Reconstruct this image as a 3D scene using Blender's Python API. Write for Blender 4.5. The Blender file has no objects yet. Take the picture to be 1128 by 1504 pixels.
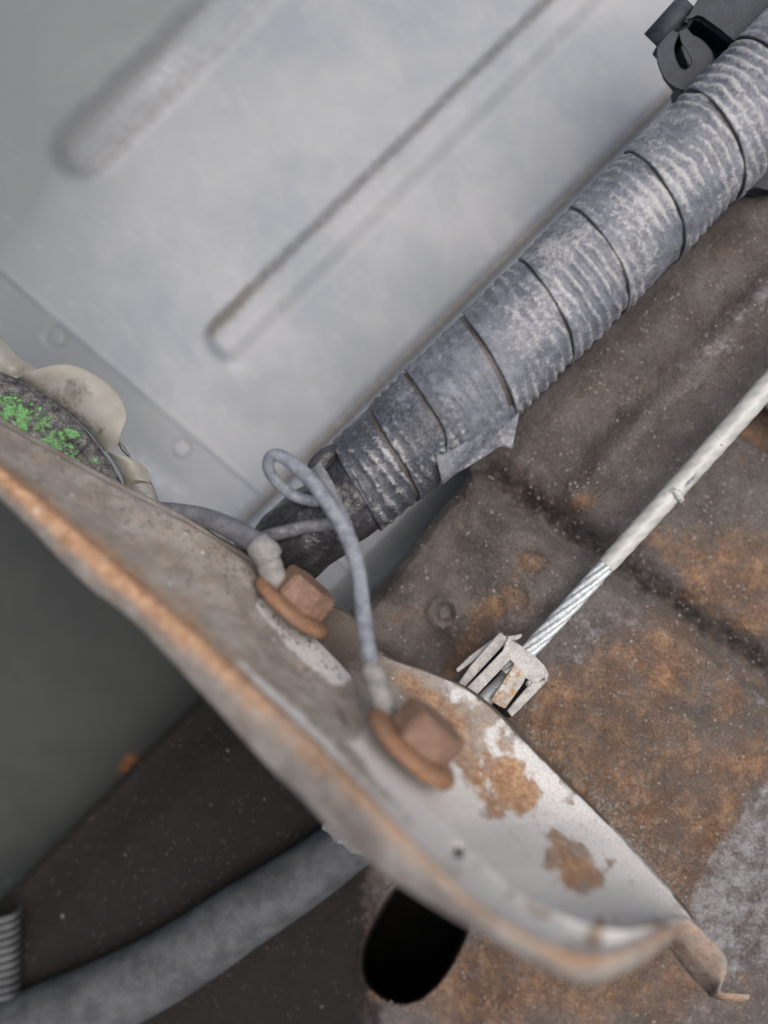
import bpy, bmesh, math, random
import numpy as np
random.seed(5); rng = np.random.default_rng(7)

# ------------------------------------------------------------------ units, camera, light
S = 0.0002          # one working unit is a fifth of a millimetre
D = 1400.0          # camera height above the conduit's axis, in working units
W, H = 1128.0, 1504.0
scene = bpy.context.scene
C = scene.collection

cam_d = bpy.data.cameras.new('camera'); cam = bpy.data.objects.new('camera', cam_d); C.objects.link(cam)
cam.location = (0, 0, D*S); cam.rotation_euler = (0, 0, 0)
cam_d.sensor_fit = 'VERTICAL'; cam_d.sensor_height = 24; cam_d.lens = 24*D/H
cam_d.clip_start = 0.005; cam_d.clip_end = 50
cam_d.dof.use_dof = True; cam_d.dof.focus_distance = (D+10)*S; cam_d.dof.aperture_fstop = (24*D/H/1000)/(0.0092)
scene.camera = cam

SUN = np.array([0.26, 0.10, 0.96]); SUN /= np.linalg.norm(SUN)
world = bpy.data.worlds.new('World'); scene.world = world; world.use_nodes = True
wt = world.node_tree; wt.nodes.clear()
wo = wt.nodes.new('ShaderNodeOutputWorld'); wb = wt.nodes.new('ShaderNodeBackground'); sk = wt.nodes.new('ShaderNodeTexSky')
sk.sky_type = 'NISHITA'; sk.sun_disc = False
sk.sun_elevation = math.asin(SUN[2]); sk.sun_rotation = math.atan2(SUN[0], SUN[1])
sk.dust_density = 6.0; sk.air_density = 1.0; sk.ozone_density = 0.6
wb.inputs['Strength'].default_value = 0.11
wt.links.new(sk.outputs[0], wb.inputs[0]); wt.links.new(wb.outputs[0], wo.inputs[0])
sl = bpy.data.lights.new('sun', 'SUN'); sl.energy = 1.6; sl.angle = math.radians(60); sl.color = (1.0, 0.96, 0.9)
so = bpy.data.objects.new('sun', sl); C.objects.link(so)
from mathutils import Vector
so.rotation_euler = Vector(SUN).to_track_quat('Z', 'Y').to_euler(); so.location = (0.3, 0.2, 0.5)
scene.view_settings.view_transform = 'Standard'; scene.view_settings.look = 'None'
scene.view_settings.exposure = 0.25; scene.view_settings.gamma = 1.0

# ------------------------------------------------------------------ helpers
def P(px, py, h):
    """a point at height h (working units) above the conduit's axis plane"""
    px = np.asarray(px, float); py = np.asarray(py, float); h = np.asarray(h, float)
    k = (D-h)/D
    return np.stack([(px-W/2)*k, -(py-H/2)*k, h + 0*px], -1)

_lat = rng.random((8, 256, 256))
def vnoise(x, y, seed=0):
    L = _lat[seed % 8]
    xi = np.floor(x).astype(int); yi = np.floor(y).astype(int)
    fx = x-xi; fy = y-yi; fx = fx*fx*(3-2*fx); fy = fy*fy*(3-2*fy)
    a = L[xi % 256, yi % 256]; b = L[(xi+1) % 256, yi % 256]; c = L[xi % 256, (yi+1) % 256]; d = L[(xi+1) % 256, (yi+1) % 256]
    return (a*(1-fx)+b*fx)*(1-fy)+(c*(1-fx)+d*fx)*fy
def fbm(x, y, scale, octv=4, seed=0):
    x = np.asarray(x, float)/scale; y = np.asarray(y, float)/scale
    t = 0*x; a = 1.0; n = 0
    for o in range(octv):
        t = t + a*(vnoise(x+17.3*o, y+9.1*o, seed+o)-0.5); n += a; a *= .5; x = x*2.03; y = y*2.03
    return t/n*2          # about -1..1
def sstep(a, b, x):
    t = np.clip((np.asarray(x, float)-a)/(b-a), 0, 1); return t*t*(3-2*t)
def bump1(x, c, w): return np.exp(-((x-c)/w)**2)
def blob(px, py, cx, cy, rx, ry=None, ang=0):
    ry = rx if ry is None else ry
    c, s = math.cos(math.radians(ang)), math.sin(math.radians(ang))
    dx, dy = px-cx, py-cy
    return np.exp(-(((dx*c+dy*s)/rx)**2+((-dx*s+dy*c)/ry)**2))
def polydist(px, py, pts):
    """distance of points to a polyline"""
    best = np.full(np.shape(px), 1e9)
    for (x0, y0), (x1, y1) in zip(pts[:-1], pts[1:]):
        dx, dy = x1-x0, y1-y0; t = np.clip(((px-x0)*dx+(py-y0)*dy)/(dx*dx+dy*dy), 0, 1)
        best = np.minimum(best, np.hypot(px-x0-t*dx, py-y0-t*dy))
    return best
def catmull(pts, n):
    """n samples per span through the control rows (any number of columns)"""
    p = np.asarray(pts, float); p = np.vstack([2*p[0]-p[1], p, 2*p[-1]-p[-2]]); out = []
    for i in range(1, len(p)-2):
        t = np.linspace(0, 1, n, endpoint=False)[:, None]
        a, b, c, d = p[i-1], p[i], p[i+1], p[i+2]
        out.append(.5*((2*b)+(-a+c)*t+(2*a-5*b+4*c-d)*t*t+(-a+3*b-3*c+d)*t**3))
    out.append(p[-2][None]); return np.vstack(out)

def wloc(o):
    v = np.zeros(3)
    while o is not None: v += np.array(o.location); o = o.parent
    return v
def mesh_obj(name, V, F, mat, parent=None, attrs=None, smooth=True, origin=None):
    """V in working units (world), F list of faces or (n,4) array"""
    V = np.asarray(V, float).reshape(-1, 3)
    me = bpy.data.meshes.new(name)
    org = V.mean(0) if origin is None else np.asarray(origin, float)
    vv = (V-org)*S
    if isinstance(F, np.ndarray):
        me.vertices.add(len(vv)); me.vertices.foreach_set('co', vv.astype(np.float32).ravel())
        nf, k = F.shape
        me.loops.add(nf*k); me.loops.foreach_set('vertex_index', F.astype(np.int32).ravel())
        me.polygons.add(nf); me.polygons.foreach_set('loop_start', np.arange(0, nf*k, k, dtype=np.int32))
        try: me.polygons.foreach_set('loop_total', np.full(nf, k, dtype=np.int32))
        except Exception: pass
        me.update(calc_edges=True); me.validate()
    else:
        me.from_pydata([tuple(v) for v in vv], [], F); me.update()
    a = me.attributes.new('pp', 'FLOAT_VECTOR', 'POINT')
    if len(me.vertices) == len(V): a.data.foreach_set('vector', V.astype(np.float32).ravel())
    for k_, arr in (attrs or {}).items():
        b = me.attributes.new(k_, 'FLOAT', 'POINT'); b.data.foreach_set('value', np.asarray(arr, np.float32).ravel())
    me.polygons.foreach_set('use_smooth', [smooth]*len(me.polygons))
    if mat: me.materials.append(mat)
    o = bpy.data.objects.new(name, me); C.objects.link(o)
    base = org*S
    if parent is not None: o.parent = parent; base = base-wloc(parent)
    o.location = base
    return o
def empty(name, at, label, cat, group=None):
    o = bpy.data.objects.new(name, None); C.objects.link(o); o.location = np.asarray(at)*S
    o.empty_display_size = 0.005
    return tag(o, label, cat, group)
def tag(o, label=None, cat=None, group=None, kind=None):
    if label: o['label'] = label
    if cat: o['category'] = cat
    if group: o['group'] = group
    if kind: o['kind'] = kind
    return o
def gridfaces(nu, nv, closeu=False, closev=False):
    iu = np.arange(nu if closeu else nu-1); iv = np.arange(nv if closev else nv-1)
    U, Vv = np.meshgrid(iu, iv, indexing='ij'); U2 = (U+1) % nu; V2 = (Vv+1) % nv
    return np.stack([U*nv+Vv, U2*nv+Vv, U2*nv+V2, U*nv+V2], -1).reshape(-1, 4)
def frames(pts):
    T = np.gradient(pts, axis=0); T /= np.linalg.norm(T, axis=1)[:, None]
    z = np.array([0, 0, 1.0]); N = z-(T@z)[:, None]*T
    ln = np.linalg.norm(N, axis=1)[:, None]; N = N/np.maximum(ln, 1e-6)
    B = np.cross(T, N); return T, N, B
def tube(name, ctrl, mat, parent=None, nspan=14, seg=28, rf=None, cap=True, attrs=None, af=None):
    """ctrl rows: px, py, h, r. rf(s, th, r)->r.  th=0 faces the camera"""
    c = catmull(ctrl, nspan); pts = P(c[:, 0], c[:, 1], c[:, 2]); r = c[:, 3]*(D-c[:, 2])/D
    T, N, B = frames(pts); s = np.concatenate([[0], np.cumsum(np.linalg.norm(np.diff(pts, axis=0), axis=1))])
    th = np.linspace(0, 2*np.pi, seg, endpoint=False)
    SS, TH = np.meshgrid(s, th, indexing='ij'); R = np.repeat(r[:, None], seg, 1)
    if rf is not None: R = rf(SS, TH, R)
    V = pts[:, None]+N[:, None]*(np.cos(TH)*R)[..., None]+B[:, None]*(np.sin(TH)*R)[..., None]
    F = gridfaces(len(s), seg, closev=True)
    V = V.reshape(-1, 3); at = {}
    if af is not None: at = {k: v.ravel() for k, v in af(SS, TH).items()}
    if cap:
        n0 = len(V); V = np.vstack([V, pts[0], pts[-1]])
        j = np.arange(seg); j2 = (j+1) % seg
        base = (len(s)-1)*seg
        tri0 = np.stack([j2, j, np.full(seg, n0), np.full(seg, n0)], -1); tri1 = np.stack([base+j, base+j2, np.full(seg, n0+1), np.full(seg, n0+1)], -1)
        Fl = [tuple(f) for f in F]+[tuple(f[:3]) for f in tri0]+[tuple(f[:3]) for f in tri1]
        at = {k: np.append(v, [v[0], v[-1]]) for k, v in at.items()}
        return mesh_obj(name, V, Fl, mat, parent, at)
    return mesh_obj(name, V, F, mat, parent, at)
def plate(name, poly, h, thick, mat, parent=None, bev=1.5, rust=0.0, hs=None):
    """flat outline given an own height and thickness; hs: per-corner heights"""
    n = len(poly); hh = np.array(hs if hs is not None else [h]*n, float)
    px = np.array([p[0] for p in poly], float); py = np.array([p[1] for p in poly], float)
    top = P(px, py, hh); bot = top.copy(); bot[:, 2] -= thick
    V = np.vstack([top, bot]); area = np.sum(top[:, 0]*np.roll(top[:, 1], -1)-np.roll(top[:, 0], -1)*top[:, 1])
    idx = list(range(n)) if area > 0 else list(range(n))[::-1]
    F = [tuple(idx), tuple(i+n for i in idx[::-1])]
    for k in range(n):
        a, b = idx[k], idx[(k+1) % n]; F.append((a, a+n, b+n, b))
    org = V.mean(0)
    bm = bmesh.new(); vs = [bm.verts.new((v-org)) for v in V]
    for f in F: bm.faces.new([vs[i] for i in f])
    if bev > 0:
        try: bmesh.ops.bevel(bm, geom=[e for e in bm.edges], offset=bev, segments=2, affect='EDGES', clamp_overlap=True)
        except Exception: pass
    bmesh.ops.triangulate(bm, faces=[f for f in bm.faces if len(f.verts) > 4])
    me_v = np.array([list(v.co) for v in bm.verts])+org
    bm.verts.index_update(); Fl = [tuple(v.index for v in f.verts) for f in bm.faces]; bm.free()
    return mesh_obj(name, me_v, Fl, mat, parent, {'rust': np.full(len(me_v), rust)}, smooth=False)

# ------------------------------------------------------------------ materials
class NT:
    def __init__(s, name):
        s.m = bpy.data.materials.new(name); s.m.use_nodes = True; s.t = s.m.node_tree; s.t.nodes.clear()
        s.out = s.n('ShaderNodeOutputMaterial'); s.b = s.n('ShaderNodeBsdfPrincipled'); s.l(s.b.outputs[0], s.out.inputs[0])
        a = s.n('ShaderNodeAttribute'); a.attribute_name = 'pp'; s.pp = a.outputs['Vector']
    def n(s, t): return s.t.nodes.new(t)
    def l(s, a, b): s.t.links.new(a, b)
    def set(s, sock, v):
        if hasattr(v, 'is_linked') or isinstance(v, bpy.types.NodeSocket): s.l(v, sock)
        elif isinstance(v, (tuple, list)) and len(v) == 3 and sock.type == 'RGBA': sock.default_value = (*v, 1)
        else: sock.default_value = v
    def noise(s, size, detail=4, rough=.6, vec=None, stretch=None, dist=0):
        n = s.n('ShaderNodeTexNoise'); n.inputs['Scale'].default_value = 1.0/size; n.inputs['Detail'].default_value = detail
        n.inputs['Roughness'].default_value = rough; n.inputs['Distortion'].default_value = dist
        v = vec or s.pp
        if stretch:
            m0 = s.n('ShaderNodeMapping'); m0.inputs['Rotation'].default_value = (0, 0, math.radians(stretch[0])); s.l(v, m0.inputs['Vector'])
            mp = s.n('ShaderNodeMapping'); mp.inputs['Scale'].default_value = (stretch[1], stretch[2], 1)
            s.l(m0.outputs[0], mp.inputs['Vector']); v = mp.outputs[0]
        s.l(v, n.inputs['Vector']); return n.outputs['Fac']
    def vor(s, size, feature='F1', rnd=1.0):
        n = s.n('ShaderNodeTexVoronoi'); n.feature = feature; n.inputs['Scale'].default_value = 1.0/size; n.inputs['Randomness'].default_value = rnd
        s.l(s.pp, n.inputs['Vector']); return n.outputs['Distance']
    def attr(s, name):
        a = s.n('ShaderNodeAttribute'); a.attribute_name = name; return a.outputs['Fac']
    def math(s, op, a, b=0.0, c=0.0):
        n = s.n('ShaderNodeMath'); n.operation = op; s.set(n.inputs[0], a); s.set(n.inputs[1], b); s.set(n.inputs[2], c); return n.outputs[0]
    def ramp(s, f, lo, hi, a=0.0, b=1.0):
        n = s.n('ShaderNodeMapRange'); n.interpolation_type = 'SMOOTHSTEP'; s.set(n.inputs[0], f)
        for i, v in enumerate((lo, hi, a, b)): n.inputs[i+1].default_value = v
        return n.outputs[0]
    def mix(s, f, a, b):
        n = s.n('ShaderNodeMix'); n.data_type = 'RGBA'; s.set(n.inputs[0], f); s.set(n.inputs[6], a); s.set(n.inputs[7], b); return n.outputs[2]
    def bump(s, items, normal=None):
        for hgt, dist in items:
            n = s.n('ShaderNodeBump'); n.inputs['Strength'].default_value = 1.0; n.inputs['Distance'].default_value = dist*S
            s.l(hgt, n.inputs['Height'])
            if normal is not None: s.l(normal, n.inputs['Normal'])
            normal = n.outputs[0]
        s.l(normal, s.b.inputs['Normal'])

def grunge(name, c1, c2, size=60, rn_amp=1.5, rmix=False, rust=((.10, .035, .014), (.34, .13, .035)), pale=(.55, .53, .5), dark=(.03, .026, .024),
           rough=.75, grain=.35, gsize=3.0, bumps=((3, 1.2), (14, 2.0)), speck=None, metal=0.0, edge=.35, stretch=None, spec=.35, rustsize=18, pits=0):
    t = NT(name)
    n1 = t.noise(size, 5, .65, stretch=stretch); n2 = t.noise(gsize, 2, .7); n3 = t.noise(rustsize, 6, .7)
    col = t.mix(t.ramp(n1, .32, .68), c1, c2)
    rm = t.ramp(t.math('ADD', t.attr('rust'), t.math('MULTIPLY', t.math('SUBTRACT', n3, .5), rn_amp)), .5-edge/2, .5+edge/2)
    rn = t.noise(rustsize*.45, 5, .75); rc = t.mix(t.ramp(t.noise(14, 5, .75) if rmix else rn, .35, .68), rust[0], rust[1])
    if rmix:                                   # crusts of several ages
        rc = t.mix(t.ramp(t.noise(42, 5, .7), .38, .66), (rust[0][0]*.75, rust[0][1]*.78, rust[0][2]*.85), rc)
        rc = t.mix(t.math('MULTIPLY', t.ramp(t.noise(5, 3, .75), .62, .72), .8), rc, (.42, .26, .14))
    col = t.mix(rm, col, rc)
    pm = t.ramp(t.math('ADD', t.attr('pale'), t.math('MULTIPLY', t.math('SUBTRACT', t.noise(30 if rmix else rustsize*.8, 6, .75), .5), 1.3)), .35, .7)
    col = t.mix(pm, col, pale)
    dm = t.ramp(t.math('ADD', t.attr('dark'), t.math('MULTIPLY', t.math('SUBTRACT', t.noise(20 if rmix else rustsize*.7, 5, .7), .5), .9)), .3, .75)
    col = t.mix(dm, col, dark)
    if speck:
        for size_, thr, c_ in speck:
            v = t.vor(size_); cut = t.ramp(v, thr*.6, thr, 1.0, 0.0)
            gate = t.ramp(t.noise(size_*3.1, 2, .5), .44, .54)
            col = t.mix(t.math('MULTIPLY', cut, gate), col, c_)
    g = t.ramp(n2, .25, .75, 1-grain, 1+grain)
    mul = t.n('ShaderNodeVectorMath'); mul.operation = 'SCALE'; t.l(col, mul.inputs[0]); t.l(g, mul.inputs['Scale'])
    t.l(mul.outputs[0], t.b.inputs['Base Color'])
    t.set(t.b.inputs['Roughness'], t.ramp(n1, .3, .7, rough-.06, min(1, rough+.08))); t.b.inputs['Specular IOR Level'].default_value = spec
    t.b.inputs['Metallic'].default_value = metal
    t.bump([(t.noise(b[0], 3, .65), b[1]) for b in bumps])
    return t.m

M = {}
# painted sheet metal of the body panel
def panel_mat():
    t = NT('grey_panel_paint')
    n1 = t.noise(190, 4, .55); n2 = t.noise(34, 6, .7, stretch=(60, .6, 1.5)); n3 = t.noise(2.2, 2, .6)
    col = t.mix(t.ramp(n1, .35, .65), (.235, .257, .287), (.305, .318, .336))
    col = t.mix(t.math('MULTIPLY', t.ramp(n2, .48, .70), .32), col, (.40, .40, .39))
    col = t.mix(t.math('MULTIPLY', t.math('MINIMUM', t.attr('grime_shade'), 1.0), .92), col, (.135, .151, .155))
    sc = t.noise(9, 5, .7, stretch=(38, .10, 1.5)); col = t.mix(t.math('MULTIPLY', t.ramp(sc, .62, .72), t.math('MULTIPLY', t.attr('scuff'), .4)), col, (.52, .53, .54))
    dirt = t.ramp(t.math('ADD', t.attr('dirt'), t.math('MULTIPLY', t.math('SUBTRACT', t.noise(17, 7, .74), .5), 1.1)), .15, 1.0)
    col = t.mix(t.math('MULTIPLY', dirt, .85), col, t.mix(t.attr('brown'), (.13, .135, .14), (.135, .12, .098)))
    pl = t.ramp(t.math('ADD', t.attr('pale'), t.math('MULTIPLY', t.math('SUBTRACT', t.noise(16, 6, .7), .5), .8)), .3, .8)
    col = t.mix(t.math('MULTIPLY', pl, .6), col, (.47, .485, .515))
    v = t.vor(30); gate = t.ramp(t.noise(60, 2, .5), .55, .6)
    col = t.mix(t.math('MULTIPLY', t.math('MULTIPLY', t.ramp(v, .03, .07, 1, 0), gate), .7), col, (.10, .095, .09))
    v2 = t.vor(7); g2 = t.math('MULTIPLY', t.ramp(t.noise(45, 3, .6), .5, .6), t.attr('fleck'))
    col = t.mix(t.math('MULTIPLY', t.ramp(v2, .09, .18, 1, 0), g2), col, (.13, .125, .12))
    mul = t.n('ShaderNodeVectorMath'); mul.operation = 'SCALE'; t.l(col, mul.inputs[0]); t.l(t.ramp(n3, .25, .75, .94, 1.06), mul.inputs['Scale'])
    t.l(mul.outputs[0], t.b.inputs['Base Color']); t.set(t.b.inputs['Roughness'], t.ramp(n2, .3, .7, .42, .6)); t.b.inputs['Specular IOR Level'].default_value = .45
    t.bump([(t.noise(3, 2, .6), .12), (t.noise(50, 3, .5), 1.2)])
    return t.m
M['panel'] = panel_mat()
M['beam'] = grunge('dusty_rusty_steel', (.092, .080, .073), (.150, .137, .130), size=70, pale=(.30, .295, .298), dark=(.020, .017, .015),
                   rust=((.19, .112, .070), (.40, .245, .14)), grain=.36, gsize=2.6, bumps=((2.6, 3.2), (5, 2.6), (14, 3), (40, 3)), rustsize=75, edge=.8, rn_amp=1.8, rmix=True,
                   speck=((9, .14, (.22, .205, .19)),), rough=.85, spec=.25)
M['bracket'] = grunge('painted_bracket_steel', (.22, .198, .172), (.35, .325, .295), size=42, pale=(.60, .592, .575), dark=(.12, .098, .08),
                      rust=((.27, .145, .085), (.48, .32, .20)), grain=.16, gsize=3.5, bumps=((4, .9), (16, 1.4)), rustsize=30, edge=1.0, rn_amp=1.6, rough=.78,
                      speck=((26, .13, (.6, .58, .55)),), spec=.18)
M['bolt'] = grunge('rusty_bolt', (.17, .10, .070), (.26, .168, .122), size=16, rust=((.20, .095, .048), (.36, .20, .105)), grain=.25, gsize=3,
                   bumps=((3, .6), (9, .7)), rough=.7, rustsize=12, dark=(.10, .055, .035))
M['wire'] = grunge('dusty_grey_wire', (.15, .165, .20), (.27, .285, .32), size=16, pale=(.48, .49, .52), dark=(.08, .085, .10), grain=.22, gsize=2.5,
                   bumps=((3, .5), (10, .5)), rough=.6, rustsize=10)
M['wire_dark'] = grunge('dusty_dark_wire', (.085, .09, .105), (.15, .155, .172), size=18, pale=(.42, .42, .43), dark=(.04, .04, .05), grain=.22, gsize=2.5,
                        bumps=((3, .6), (10, .6)), rough=.6, rustsize=10)
M['lug'] = grunge('dusty_heat_shrink', (.20, .196, .19), (.30, .295, .285), size=12, dark=(.08, .07, .06), grain=.3, gsize=2.2, bumps=((3, 1.0), (8, 1.6)), rough=.8, rustsize=9)
M['tape'] = grunge('dusty_black_tape', (.105, .112, .132), (.19, .20, .228), size=26, rust=((.030, .034, .044), (.085, .092, .11)), pale=(.38, .38, .385), dark=(.075, .063, .054), grain=.42, gsize=2.0,
                   bumps=((3, .9), (8, 1.3), (22, 1.0)), rough=.45, rustsize=8, speck=((17, .075, (.50, .49, .5)),), spec=.5)
M['black_tape'] = grunge('black_tape', (.018, .018, .021), (.045, .045, .05), size=26, pale=(.26, .27, .29), dark=(.012, .012, .013), grain=.3, gsize=2.5,
                         bumps=((5, .6), (30, 6)), rough=.3, rustsize=16, spec=.5, stretch=(-40, .5, 1.6))
M['black_plastic'] = grunge('weathered_black_plastic', (.022, .026, .034), (.048, .054, .066), size=24, grain=.25, gsize=2.5, bumps=((2.5, .5), (20, .6)), rough=.6, rustsize=14)
M['sheath'] = grunge('white_cable_sheath', (.38, .385, .36), (.50, .50, .475), size=30, dark=(.16, .16, .18), pale=(.7, .7, .68), grain=.06, gsize=4, bumps=((6, .4),), rough=.35, rustsize=9, spec=.5)
M['steel'] = grunge('galvanised_wire', (.44, .48, .50), (.60, .63, .64), size=10, grain=.3, gsize=3, bumps=((3, .5),), rough=.42, metal=.3, rustsize=12, spec=.5)
M['zinc'] = grunge('weathered_zinc', (.36, .355, .35), (.55, .545, .53), size=16, grain=.2, gsize=2.6, bumps=((3, .8), (9, .8)), rough=.6, rustsize=10, rust=((.3, .15, .05), (.5, .3, .1)), dark=(.1, .085, .07))
M['dark_panel'] = grunge('grimy_shaded_panel', (.030, .034, .032), (.046, .049, .046), size=120, grain=.1, gsize=3, bumps=((3, .3), (60, 2)), rough=.65, rustsize=30, pale=(.16, .16, .15),
                         speck=((16, .06, (.03, .03, .03)),))  # base colour holds both grime and the shade under the bracket
M['hose'] = grunge('dusty_hose_rubber', (.055, .058, .063), (.10, .104, .108), size=36, grain=.15, gsize=3, bumps=((4, .5), (30, 1.2)), rough=.7, rustsize=22, dark=(.05, .05, .052), pale=(.3, .3, .3))
M['drum'] = grunge('mottled_black_rim', (.03, .03, .032), (.15, .15, .148), size=10, grain=.5, gsize=2.5, bumps=((3, 1.5), (10, 3)), rough=.8, rustsize=10, pale=(.33, .33, .31), dark=(.02, .02, .02))
M['green'] = grunge('green_flaking_paint', (.10, .17, .09), (.15, .37, .13), size=12, grain=.4, gsize=2.5, bumps=((3, 1.2), (8, 1.5)), rough=.8, rustsize=9, pale=(.4, .6, .35))
M['grit'] = grunge('dust_grit', (.13, .12, .11), (.30, .275, .25), size=9, grain=.3, gsize=3, bumps=((2, .3),), rough=.9)
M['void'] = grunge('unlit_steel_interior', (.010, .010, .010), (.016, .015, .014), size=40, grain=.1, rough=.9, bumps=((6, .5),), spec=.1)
M['asphalt'] = grunge('asphalt', (.04, .04, .042), (.06, .06, .06), size=200, grain=.3, gsize=12, bumps=((14, 6),), rough=.9)
def film_mat():
    t = NT('clear_yellowed_film')
    col = t.mix(t.ramp(t.noise(40, 4, .6), .35, .65), (.40, .39, .34), (.47, .465, .425))
    dm = t.ramp(t.math('ADD', t.attr('dark'), t.math('MULTIPLY', t.math('SUBTRACT', t.noise(11, 6, .78), .5), 2.0)), .25, 1.1)
    col = t.mix(t.math('MULTIPLY', dm, .8), col, (.09, .085, .08))
    t.l(col, t.b.inputs['Base Color']); t.b.inputs['Roughness'].default_value = .4
    tr = t.n('ShaderNodeBsdfTranslucent'); t.l(col, tr.inputs[0]); mx = t.n('ShaderNodeMixShader'); mx.inputs[0].default_value = .35
    t.l(t.b.outputs[0], mx.inputs[1]); t.l(tr.outputs[0], mx.inputs[2])
    tp = t.n('ShaderNodeBsdfTransparent'); m2 = t.n('ShaderNodeMixShader'); m2.inputs[0].default_value = .14
    t.l(mx.outputs[0], m2.inputs[1]); t.l(tp.outputs[0], m2.inputs[2]); t.l(m2.outputs[0], t.out.inputs[0])
    t.bump([(t.noise(12, 3, .6), .8)]); return t.m
M['film'] = film_mat()

# ------------------------------------------------------------------ the ground far below
g = mesh_obj('ground', [(-40000, -40000, -3200), (40000, -40000, -3200), (40000, 40000, -3200), (-40000, 40000, -3200)], [(0, 1, 2, 3)], M['asphalt'], smooth=False)
tag(g, kind='structure')

# ------------------------------------------------------------------ body panel
def build_panel():
    a = np.arange(-420, 1492, 4.0); b = np.arange(-1150, 1420, 5.0)
    A, B = np.meshgrid(a, b, indexing='ij'); px = (A+B)/2; py = (A-B)/2
    h = np.full_like(A, -330.0)
    h += 5*fbm(px, py, 330, 2, 3)
    # rib A, wide and shallow, and its rounded end
    wob = 5*fbm(px, py, 70, 3, 1)
    endA = sstep(-165, -105, B+wob); qA = np.hypot(A+wob-342, np.minimum(B+95, 0)); ribA = sstep(82, 28, qA); endA = sstep(-190, -120, B)
    h += 11*ribA; 
    # rib B, narrow, crisp upper side
    a0 = 793+0.012*B; endB = sstep(64, 30, np.hypot((A-a0-42)*.7, np.minimum(B+150, 0)))
    ribB = sstep(a0-14, a0+14, A)*(1-sstep(a0+45, a0+100, A))*endB
    h += 15*ribB
    # step C beside the conduit
    cst = sstep(1118, 1140, A); h += 14*cst*(1-.35*sstep(1150, 1190, A))
    h -= 9*bump1(A, 1123, 14)
    # facet folding down to the beam
    h -= .85*np.maximum(0, A-1352)
    h += 9*bump1(A, 1412, 12)
    # seam line and lower flange
    d = (py-0.857*px-395)/1.317
    h += 1.8*bump1(d, 0, 3.0); h -= 2.0*sstep(0, 6, d)
    for cx, cy, r in ((81, 495, 14), (266, 659, 13)):
        q = np.hypot(px-cx, py-cy); h += -2.2*bump1(q, r, 2.6)
    dirt = .60*bump1(A, a0+1, 21)*endB + .35*bump1(A, a0+8, 22)*endB*sstep(60, -160, B)
    dirt += (.52*bump1(qA, 46, 28)+.4*bump1(A+wob, 305, 34)*endA)*(1-.5*sstep(150, 600, B)) + .26*ribA*sstep(250, -50, B)
    dirt += 0
    dirt += .85*bump1(A, 1125, 14) + .38*bump1(A, 1398, 9) + .4*blob(px, py, 596, 765, 5)
    for cx, cy, r in ((81, 495, 14), (266, 659, 13)):
        q = np.hypot(px-cx, py-cy); dirt += .7*bump1(q, r, 2.0)
    for cx, cy, r in ((189, 39, 4), (209, 75, 4), (170, 33, 2)): dirt += 1.2*blob(px, py, cx, cy, r)
    dirt += .25*blob(px, py, 20, 40, 160, 130)
    pale = .5*blob(px, py, 240, 110, 90, 22, -45)*ribA + .35*bump1(d, 1, 3) + .45*blob(px, py, 350, 540, 40, 30) + .6*blob(px, py, 225, 700, 130, 34, 36)*sstep(20, 60, d)
    pale += .3*sstep(a0+12, a0+30, A)*(1-sstep(a0+50, a0+95, A))*endB + .3*sstep(1150, 1190, A)*(1-sstep(1340, 1360, A))  # lit sides of rib B and step C painted paler
    scuff = sstep(700, 300, px)*sstep(150, 350, py)
    fleck = sstep(350, 120, px)*sstep(330, 150, py)
    grime_shade = .95*sstep(420, 120, A+60*fbm(px, py, 160, 4, 4))*sstep(-700, -100, B+300)+.8*sstep(330, -60, px+40*fbm(px, py, 120, 3, 2))*sstep(0, 60, A-200)*.8+.25*sstep(900, 250, A)+.5*sstep(0, 10, d)*sstep(1200, 700, A)*(1-.8*np.clip(pale, 0, 1))  # some grime, plus the panel's left-side shading painted into the colour
    V = P(px, py, h).reshape(-1, 3); F = gridfaces(*A.shape)
    keep = ((py-0.857*px-395) < 330).ravel() & (A.ravel() < 1490)
    F = F[keep[F].all(1)]
    root = empty('body_panel', P(330, 330, -235), 'light grey painted metal panel with long pressed ribs behind the wrapped conduit', 'panel')
    o = mesh_obj('panel_sheet', V, F, M['panel'], root, {'dirt': dirt, 'pale': pale, 'brown': sstep(500, 700, A), 'scuff': scuff, 'grime_shade': grime_shade, 'fleck': fleck})
    for cx, cy in ((81, 495), (266, 659)):
        q = np.linspace(0, 2*np.pi, 24, endpoint=False); V = [P(cx, cy, -333.5)]; F = []
        for k, (rr, hh) in enumerate(((5, -333.6), (10, -333.8), (12.5, -334.6), (13, -339))):
            V += list(P(cx+rr*np.cos(q), cy+rr*np.sin(q), np.full(24, hh)))
        V = np.array(V)
        for j in range(24):
            F.append((0, 1+(j+1) % 24, 1+j))
            for k in range(3):
                F.append((1+k*24+j, 1+k*24+(j+1) % 24, 1+(k+1)*24+(j+1) % 24, 1+(k+1)*24+j))
        mesh_obj('rivet', V, F, M['panel'], root)
build_panel()

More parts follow.
